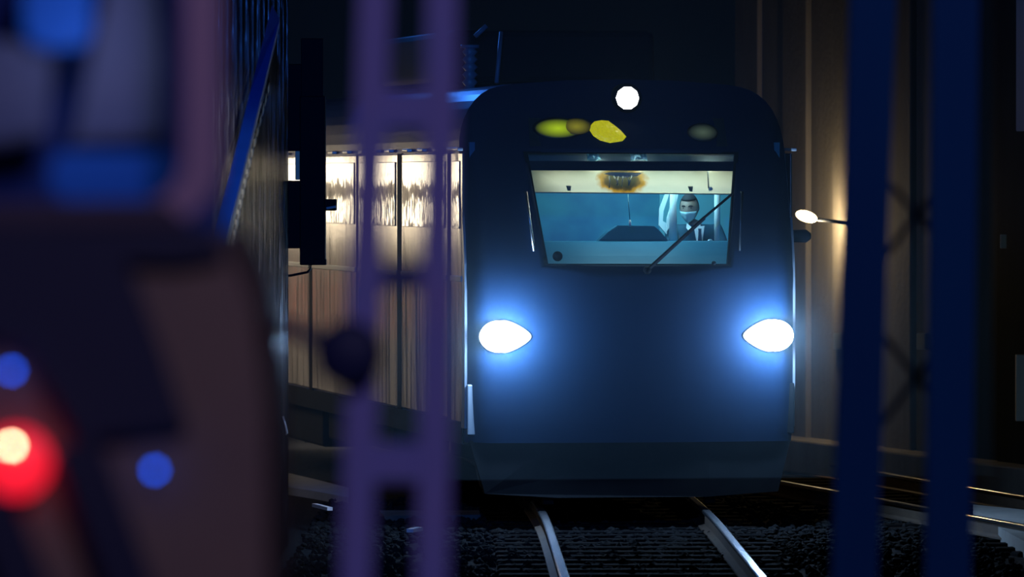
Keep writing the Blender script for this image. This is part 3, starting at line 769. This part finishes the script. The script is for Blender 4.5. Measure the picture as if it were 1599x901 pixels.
def head_shape(v, g=1.0):
    x, y, z = v
    wx_, dy, hz_ = 0.086, 0.106, 0.130
    if z < 0:
        k = 1 - 0.20 * (-z) ** 1.6; x *= k; y = y * (1 - 0.18 * (-z)) - 0.10 * (-z) * (1 if y < 0 else .2)
    return V((x * wx_, y * dy, z * hz_)) * g
r_ = bmesh.ops.create_uvsphere(bm, u_segments=28, v_segments=20, radius=1)
for v in r_['verts']:
    p = head_shape(v.co)
    # brow, nose, eye sockets, mouth
    fx_, fz = p.x, p.z
    if p.y < -0.04:
        p.y -= 0.020 * math.exp(-(fx_ / .013) ** 2 - ((fz + .022) / .030) ** 2)
        p.y += 0.010 * (math.exp(-((abs(fx_) - .032) / .016) ** 2 - ((fz - .012) / .013) ** 2))
        p.y -= 0.006 * math.exp(-((fz - .032) / .012) ** 2) * math.exp(-(fx_ / .05) ** 2)
        p.y -= 0.006 * math.exp(-(fx_ / .022) ** 2 - ((fz + .068) / .010) ** 2)
    v.co = HC + HR @ p
for s in (-1, 1):
    r_ = bmesh.ops.create_uvsphere(bm, u_segments=10, v_segments=8, radius=1)
    for v in r_['verts']: v.co = HC + HR @ V((s * .079 + v.co.x * .010, .012 + v.co.y * .020, -.006 + v.co.z * .032))
body = build('body', bm, M['skin'], drv, smooth=True)
for s in (-1, 1):
    bm = bmesh.new(); r_ = bmesh.ops.create_uvsphere(bm, u_segments=12, v_segments=8, radius=.012)
    for v in bm.verts: v.co = HC + HR @ (V((s * .031, -.082, .012)) + v.co)
    build('eye', bm, M['eye'], drv, True)
    bm = bmesh.new(); add_tube(bm, [HC + HR @ V((s * .014, -.100, .030)), HC + HR @ V((s * .031, -.098, .037)), HC + HR @ V((s * .050, -.082, .031))], .005, 6); build('eyebrow', bm, M['hair'], drv, True)
bm = bmesh.new(); bmesh.ops.create_uvsphere(bm, u_segments=28, v_segments=20, radius=1)
bmesh.ops.delete(bm, geom=[v for v in bm.verts if not (v.co.z > 0.52 or (v.co.y > -0.12 and v.co.z > -0.30))], context='VERTS')
for v in bm.verts: v.co = HC + HR @ (head_shape(v.co, 1.075))
o = build('hair', bm, M['hair'], drv, True); sm = o.modifiers.new('thick', 'SOLIDIFY'); sm.thickness = 0.012; sm.offset = -1
bm = bmesh.new(); bmesh.ops.create_uvsphere(bm, u_segments=28, v_segments=20, radius=1)
bmesh.ops.delete(bm, geom=[v for v in bm.verts if not (v.co.y < -0.30 and -0.97 < v.co.z < -0.12)], context='VERTS')
for v in bm.verts:
    p = head_shape(v.co, 1.06); p.y -= 0.018 * math.exp(-(p.x / .02) ** 2); v.co = HC + HR @ p
o = build('face_mask', bm, M['mask'], drv, True); sm = o.modifiers.new('thick', 'SOLIDIFY'); sm.thickness = 0.003
for s in (-1, 1):
    tube('mask_loop', [HC + HR @ V((s * .068, -.060, -.030)), HC + HR @ V((s * .083, -.02, -.012)), HC + HR @ V((s * .087, .02, .004))], .002, M['mask'], drv, 6)
# jacket over torso and arms
jn = {k: (p, (tuple(q * 1.13 for q in r) if isinstance(r, tuple) else r * 1.16)) for k, (p, r) in nodes.items() if k in ('waist', 'chest', 'shl', 'shr', 'ell', 'elr')}
jn['hem'] = (V((0, 0, .0)), (0.165, .15)); jn['waist'] = (nodes['waist'][0], (.155, .135)); jn['top'] = (V((0, -.055, .43)), (.15, .105)); jn['chest'] = (nodes['chest'][0], (.23, .165)); jn['shl'] = (V((-.205, -.05, .41)), .082); jn['shr'] = (V((.205, -.05, .41)), .082)
for t, s in (('l', -1), ('r', 1)): jn['cu' + t] = (V((s * .18, -.405, .235)), .042)
jm = skin_mesh('jacket', jn, [('hem', 'waist'), ('waist', 'chest'), ('chest', 'top'), ('chest', 'shl'), ('chest', 'shr'), ('shl', 'ell'), ('shr', 'elr'), ('ell', 'cul'), ('elr', 'cur')], None, root=list(jn).index('hem'), levels=2)
link('jacket', jm, M['suit'], drv, True)
tn = {k: (nodes[k][0], nodes[k][1] * 1.15) for k in ('pelvis', 'hipl', 'hipr', 'knl', 'knr', 'anl', 'anr')}
tm = skin_mesh('trousers', tn, [('pelvis', 'hipl'), ('pelvis', 'hipr'), ('hipl', 'knl'), ('hipr', 'knr'), ('knl', 'anl'), ('knr', 'anr')], None, levels=1)
link('trousers', tm, M['suit'], drv, True)
# shirt front, collar wings, tie, lapels, badge
yq = -.245
prism('shirt_front', [V((-.045, yq + .03, .44)), V((.055, yq + .03, .45)), V((.03, yq, .30)), V((0.0, yq, .20)), V((-.025, yq, .30))], (0, .02, 0), M['shirt'], drv, 0.004)
for s in (-1, 1):
    prism('collar', [V((hx * .6 + s * .012, yq + .02, .425)), V((hx * .6 + s * .062, yq + .06, .475)), V((hx * .6 + s * .070, yq + .05, .43)), V((hx * .6 + s * .040, yq, .385))], (0, .012, 0), M['shirt'], drv, 0.003)
prism('tie', [V((-.014, yq - .012, .425)), V((.018, yq - .012, .425)), V((.012, yq - .016, .395)), V((.028, yq - .016, .23)), V((0, yq - .016, .19)), V((-.026, yq - .016, .23)), V((-.010, yq - .016, .395))], (0, .012, 0), M['tie'], drv, 0.003)
lathe('badge', [(.028, 0), (.028, .006), (.018, .010)], M['badge'], drv, 16, FRONT, V((.105, yq + .022, .30)))

# ------------------------------------------------------------------ things on the left wall
bb = tag(empty('inclined_beam', P(330, 412, 43.9)), 'bright blue steel beam sloping up along the dark left wall, with a dashed tape beside it', 'beam')
XB = -1.93
def wallpt(px, py, x=XB):
    d = -x * F / (CX - px); return Vector((x, d, CH - (py - HY) / F * d))
def ribbon(name, e0, e1, m, parent, thick=0.05):
    """solid strip between two edge lines, each a list of pixel points on the wall plane"""
    vs = []
    for (ax, ay), (bx, by) in zip(e0, e1):
        a = wallpt(ax, ay); b = Vector((( bx - CX) / F * a.y, a.y, CH - (by - HY) / F * a.y))
        vs.append((a, b))
    bm = bmesh.new(); rows = [[bm.verts.new(a), bm.verts.new(b), bm.verts.new(b - Vector((0, 0, thick))), bm.verts.new(a - Vector((0, 0, thick)))] for a, b in vs]
    for i in range(len(rows) - 1):
        for k in range(4): bm.faces.new((rows[i][k], rows[i][(k + 1) % 4], rows[i + 1][(k + 1) % 4], rows[i + 1][k]))
    bm.faces.new(rows[0]); bm.faces.new(rows[-1][::-1])
    return rel(build(name, bm, m), parent)
ribbon('beam_face', [(322, 420), (352, 300), (389, 150), (425, 8)], [(341, 423), (371, 302), (407, 155), (437, 30)], M['blue_paint'], bb)
ribbon('edge_trim', [(342, 426), (356.5, 363), (371.5, 302), (389.5, 228), (407.5, 155)], [(346, 427), (360, 364), (374.5, 303), (391.5, 229), (408.6, 156)], M['trim_steel'], bb, 0.03)
ds = 0.0
for k in range(19):
    t0 = k / 19 + 0.010; t1 = t0 + 0.030
    def q(t): return (351 + (420 - 351) * t - 6 * math.sin(t * math.pi) * 0.6, 425 + (125 - 425) * t)
    (ax, ay), (bx, by) = q(t0), q(t1); wpx = 3.4 - 1.8 * t0
    ribbon('tape_dash', [(ax, ay), (bx, by)], [(ax + wpx, ay + .5), (bx + wpx, by + .5)], M['tape'], bb, 0.06)

eb = tag(empty('equipment_box', P(485, 415, 58.2)), 'tall black equipment box hanging at the end of the left wall', 'equipment box')
def pxbox(name, x0, y0, x1, y1, d, t, m, root, bevel=0.0):
    a, b = P(x0, y0, d), P(x1, y1, d)
    o = box(name, ((a.x + b.x) / 2, d + t / 2, (a.z + b.z) / 2), (b.x - a.x, t, a.z - b.z), m, None, bevel)
    return rel(o, root)
pxbox('box_housing', 468, 150, 508, 414, 58.2, 0.25, M['box_black'], eb, 0.01)
pxbox('side_housing', 446, 100, 472, 236, 58.3, 0.2, M['box_black'], eb, 0.01)
pxbox('side_housing', 448, 282, 472, 388, 58.25, 0.2, M['box_black'], eb, 0.01)
pxbox('base_lip', 490, 405, 509.5, 414, 58.15, 0.1, M['box_black'], eb, 0.004)
v = pxbox('visor', 506, 311, 525, 329, 58.1, 0.3, M['box_black'], eb, 0.01); 
pxbox('visor_plate', 509, 321, 525, 327, 58.05, 0.04, M['pod'], v) if False else None
vp = box('visor_plate', (0, 0, 0), (0.085, 0.05, 0.022), M['pod'], v, 0.004, Matrix.Rotation(R(-10), 4, 'Y'))
vp.parent = v; vp.location = P(517, 324, 58.06)
pxbox('cream_tag', 461, 236, 468, 281, 58.2, 0.06, M['cream'], eb, 0.004)
pxbox('hanger', 470, 60, 505, 152, 58.25, 0.1, M['box_black'], eb, 0.006)
cb = tube('cable', [P(486, 412, 58.3), P(485, 420, 58.3), P(480, 425, 58.3), P(470, 427, 58.3), P(455, 430, 58.3), P(447, 431, 58.3)], 0.011, M['box_black'], None, 8); rel(cb, eb)
hk = tag(tube('bent_hook', [P(442, 650, 56), P(446, 664, 56), P(448.5, 677, 56), P(446.5, 679, 56)], 0.008, M['trim_steel'], None, 8), 'small bright bent hook low on the end of the left wall', 'hook')
hk2 = tag(tube('thin_rod', [P(428, 640, 54), P(429.5, 668, 54), P(430, 692, 54)], 0.008, M['box_black'], None, 8), 'short dark rod hanging low on the left wall', 'rod')

# concrete trough cover beside the track at the left, loose pieces in the ballast
def ground_slab(name, pts, h, z0, label, cat, m='slab_pale'):
    def g(px, py):
        d = (CH - z0 - h) * F / (py - HY); return Vector(((px - CX) / F * d, d, z0 + h))
    o = prism(name, [g(*p) for p in pts], (0, 0, -h), M[m], None, 0.0)
    return tag(o, label, cat)
ground_slab('trough_cover', [(446, 738), (490, 748), (545, 762), (545, 777), (490, 767), (446, 760)], 0.14, -0.46, 'grey concrete trough cover lying beyond the end of the left wall', 'trough')
ground_slab('track_slab', [(1520, 788), (1640, 800), (1640, 868), (1520, 801)], 0.20, -0.46, 'pale concrete slab at the right beside the second track', 'slab')
ground_slab('concrete_strip', [(592, 797), (748, 797), (750, 804), (600, 806)], 0.12, -0.46, 'low concrete strip across the ballast left of the near track', 'kerb', 'slab')
o = tag(beam_between('steel_offcut', P(491, 789, 61.0), P(515, 795, 60.3), 0.05, 0.03, M['trim_steel']), 'bright steel offcut lying in the dark ballast at the left', 'offcut')
o = tag(beam_between('bent_plate', P(640, 829, 56.3), P(655, 826, 56.6), 0.06, 0.03, M['trim_steel']), 'small steel plate glinting in the ballast left of the rails', 'plate')

# ------------------------------------------------------------------ right wall fittings
c0 = on_wall(1318, 338) + wn * 0.42
bl = tag(empty('wall_lamp', on_wall(1330, 352)), 'glowing warm oval bulkhead lamp on the concrete wall right of the train', 'lamp')
tilt = Matrix.Rotation(R(17), 4, 'Y') @ Matrix.Scale(0.50, 4, Vector((0, 0, 1))) @ FRONT
o = lathe('lamp_glass', [(0.118, 0.0), (0.112, 0.03), (0.085, 0.055), (0.03, 0.07)], M['wall_lamp'], None, 28, tilt, c0); rel(o, bl)
o = lathe('lamp_back', [(0.125, 0.0), (0.125, 0.05), (0.06, 0.09)], M['box_black'], None, 28, Matrix.Rotation(R(17), 4, 'Y') @ Matrix.Scale(0.50, 4, Vector((0, 0, 1))) @ Matrix.Rotation(R(-90), 4, 'X'), c0); rel(o, bl)
o = tube('lamp_arm', [c0 + Vector((0.03, 0.06, -0.02)), on_wall(1330, 350) - wn * .05], 0.02, M['box_black']); rel(o, bl)
lamp('wall_lamp_light', 'POINT', c0 - wn * 0.10 + Vector((0, 0, -0.06)), 120, (1.0, 0.74, 0.38), 0.08)
def wall_plate(name, x0, y0, x1, y1, m, proud, label, cat):
    pts = [on_wall(x0, y0), on_wall(x1, y0), on_wall(x1, y1), on_wall(x0, y1)]
    o = prism(name, [p + wn * proud for p in pts], -wn * (proud + .02), m, None, 0.008)
    return tag(o, label, cat)
def wall_box(name, x0, y0, x1, y1, depth, m, label, cat):
    """box standing off the wall, its front square to the track"""
    d = on_wall(x1 + 6, y0).y; a, b = P(x0, y0, d), P(x1, y1, d)
    return tag(box(name, ((a.x + b.x) / 2, d + depth / 2, (a.z + b.z) / 2), (b.x - a.x, depth, a.z - b.z), m, None, 0.008), label, cat)
wall_box('wall_cabinet', 1587, 554, 1622, 658, 0.12, M['cabinet'], 'khaki cabinet on the right wall above the second track', 'cabinet')
wall_box('small_sign', 1562, 366, 1572, 388, 0.03, M['cream'], 'tiny cream plate high on the dark right wall', 'sign')
wall_plate('conduit_cover', 1592, -40, 1612, 205, M['pod'], 0.04, 'blue grey conduit cover running down the right wall', 'conduit')
wall_plate('reflector', 1308, 520, 1322, 546, M['pod'], 0.05, 'pale reflector plate on the right wall level with the headlights', 'reflector')
wall_plate('reflector', 1438, 520, 1452, 546, M['pod'], 0.05, 'pale reflector plate on the right wall between the two blue posts', 'reflector')

# ------------------------------------------------------------------ lattice mast at the right, out of focus
ms = tag(empty('lattice_mast', P(1400, 900, 23) + Vector((0, 0, -0.3))), 'dark blue lattice mast of two posts with crossed braces right of the train', 'mast')
def post_px(name, top, bot, half, d, t, m, root):
    a = P(top[0], top[1], d); b = P(bot[0], bot[1], d)
    return rel(beam_between(name, a, b, half * 2 / F * d, t, m, None, 0.006), root)
post_px('mast_post', (1378, -500), (1318, 1400), 36, 23, 0.10, M['mast'], ms)
post_px('mast_post', (1497, -500), (1473, 1400), 36, 23, 0.10, M['mast'], ms)
for (a, b) in (((1374, 270), (1485, 395)), ((1368, 418), (1488, 262)), ((1360, 500), (1480, 650)), ((1355, 690), (1484, 520))):
    rel(beam_between('brace', P(a[0], a[1], 23.1), P(b[0], b[1], 23.1), 0.022, 0.03, M['mast_dark']), ms)

# ------------------------------------------------------------------ rung post at the left centre, strongly out of focus
rp = tag(empty('rung_post', P(610, 1500, 14.5)), 'blurred violet post of two uprights joined by short rungs, in front of the train', 'post')
D2 = 14.5
post_px('upright', (608, -700), (552, 1000), 25, D2, 0.05, M['violet'], rp)
post_px('upright', (703, -700), (673, 1000), 25, D2, 0.05, M['violet'], rp)
for (xa, xb, y, hh, m) in ((598, 694, 170, 30, 'violet'), (585, 690, 433, 20, 'violet_dark'), (566, 682, 722, 30, 'violet')):
    a, b = P(xa, y, D2 + .005), P(xb, y, D2 + .005)
    rel(beam_between('rung', a, b, hh * 2 / F * D2, 0.045, M[m], None, 0.004, side=Vector((0, 0, 1))), rp)
# latch: round drum with an arm to the left
lt = empty('latch', P(540, 550, D2 - .05)); rel(lt, rp)
dr = lathe('latch_drum', [(0.068, -0.03), (0.074, -0.02), (0.074, 0.02), (0.06, 0.035)], M['latch'], None, 24, FRONT, P(545, 552, D2 - .06)); 
ar = beam_between('latch_arm', P(425, 500, D2 - .05), P(535, 548, D2 - .05), 0.035, 0.03, M['latch'], None, 0.005, side=Vector((0, 0, 1)))
for o in (dr, ar): rel(o, rp)
bpy.data.objects.remove(lt)

# ------------------------------------------------------------------ parked vehicle at the far left, strongly out of focus
D3 = 12.0
ve = tag(empty('parked_vehicle', P(0, 1900, D3)), 'blurred rear corner of a parked vehicle with blue window, red tail lamp, blue markers', 'vehicle')
def vp_(px, py, dy=0.0): return P(px, py, D3) + Vector((0, dy, 0))
def rounded(x0, y0, x1, y1, r, n=6):
    pts = []
    for cx_, cy_, a0 in ((x1 - r, y0 + r, -90), (x1 - r, y1 - r, 0), (x0 + r, y1 - r, 90), (x0 + r, y0 + r, 180)):
        for k in range(n + 1):
            a = R(a0 + 90 * k / n); pts.append((cx_ + r * math.cos(a), cy_ + r * math.sin(a)))
    return pts
win = rounded(-700, -420, 288, 318, 75); wout = rounded(-760, -480, 345, 352, 100)
bm = bmesh.new(); lo = [[bm.verts.new(vp_(x, y, dy)) for x, y in pl] for pl, dy in ((win, -.02), (wout, -.02), (wout, .04), (win, .04))]
for a in range(4):
    for i in range(len(win)): j = (i + 1) % len(win); bm.faces.new((lo[a][i], lo[a][j], lo[(a + 1) % 4][j], lo[(a + 1) % 4][i]))
rel(build('window_frame', bm, M['veh_frame']), ve)
rel(prism('window_glass', [vp_(x, y, 0.0) for x, y in win], (0, .006, 0), M['veh_glass']), ve)
rel(prism('sill_shade', [vp_(x, y, -.035) for x, y in ((-700, 314), (262, 314), (298, 352), (-700, 356))], (0, .03, 0), M['veh_shade']), ve)  # dark piece laid over the lower frame bar as its shade
# what shows through the window: lining, blue seat back and mauve head rest
rel(prism('cabin_lining', [vp_(x, y, .55) for x, y in rounded(-700, -420, 330, 420, 60)], (0, .02, 0), M['veh_deep']), ve)
rel(prism('seat_back', [vp_(x, y, .30) for x, y in rounded(60, 235, 262, 325, 30)], (0, .06, 0), M['veh_blue'], None, 0.01), ve)
rel(prism('seat_back', [vp_(x, y, .34) for x, y in rounded(15, -80, 125, 70, 30)], (0, .06, 0), M['veh_blue'], None, 0.01), ve)
rel(prism('head_rest', [vp_(x, y, .38) for x, y in ((165, -120), (225, -120), (236, 90), (242, 215), (90, 225), (110, 140))], (0, .06, 0), M['veh_grey'], None, 0.01), ve)
rel(prism('head_rest', [vp_(x, y, .38) for x, y in ((-60, 60), (60, 50), (50, 210), (-60, 230))], (0, .06, 0), M['veh_grey'], None, 0.01), ve)
# body: upper shell and lower panel with a bulged right edge
rel(prism('lower_body', [vp_(x, y, 0.02) for x, y in ((-760, 372), (345, 372), (392, 470), (412, 640), (415, 900), (410, 1900), (-760, 1900))], (0, 1.2, 0), M['veh_body'], None, 0.01), ve)
rel(prism('dark_cover', [vp_(x, y, -.03) for x, y in ((-200, 345), (150, 352), (205, 420), (250, 540), (292, 668), (120, 690), (75, 600), (40, 530), (-200, 520))], (0, .05, 0), M['veh_dark'], None, 0.006), ve)
rel(prism('shade_strip', [vp_(x, y, -.025) for x, y in ((-760, 352), (330, 352), (352, 400), (300, 408), (-760, 400))], (0, .04, 0), M['veh_dark'], None, 0.006), ve)  # dark strip in place of the shade below the frame
rel(beam_between('dark_strut', vp_(120, 690, -.03), vp_(235, 1000, -.03), 0.085, 0.04, M['veh_dark'], None, 0.006), ve)
rel(beam_between('dark_strut', vp_(-20, 770, -.03), vp_(80, 1010, -.03), 0.085, 0.04, M['veh_dark'], None, 0.006), ve)
tlp = empty('tail_lamp', vp_(28, 722, -.05)); rel(tlp, ve)
def disc(name, px, py, rpx, dy, m, n=28):
    r = rpx / F * D3
    return lathe(name, [(r, -0.02), (r, 0.0), (r * .8, r * .18), (r * .3, r * .26)], m, None, n, FRONT, vp_(px, py, dy))
o = disc('tail_lens', 28, 722, 52, -.05, M['red_lens']); rel(o, ve)
o2 = disc('tail_bulb', 22, 694, 5, -.075, M['bulb'], 12); rel(o2, ve)
bpy.data.objects.remove(tlp)
for px, py in ((20, 578), (243, 733)):
    o = disc('marker_lamp', px, py, 5.5, -.045, M['blue_lens'], 16); rel(o, ve)
lamp('vehicle_cabin_lamp', 'POINT', vp_(120, 60, .16), 0.9, (0.55, 0.65, 1.0), 0.05)

# ------------------------------------------------------------------ thin mist in front of the train, lit by its headlights
hz_o = box('haze', (0, 0, 0), (6.6, 0.38, 4.6), None); hz_o.rotation_euler = (0, 0, TY); hz_o.location = (1.145, 59.845, 2.4)
hz_o.data.materials.clear()
m = bpy.data.materials.new('thin_mist'); m.use_nodes = True; nt = m.node_tree; nt.nodes.clear()
out_ = nt.nodes.new('ShaderNodeOutputMaterial'); vs_ = nt.nodes.new('ShaderNodeVolumeScatter')
vs_.inputs['Color'].default_value = (0.60, 0.85, 1.0, 1); vs_.inputs['Density'].default_value = 0.06; vs_.inputs['Anisotropy'].default_value = 0.2
nt.links.new(vs_.outputs[0], out_.inputs['Volume'])
hz_o.data.materials.append(m)
hz_o['kind'] = 'stuff'; hz_o['label'] = 'thin bluish mist glowing around the headlights of the train'
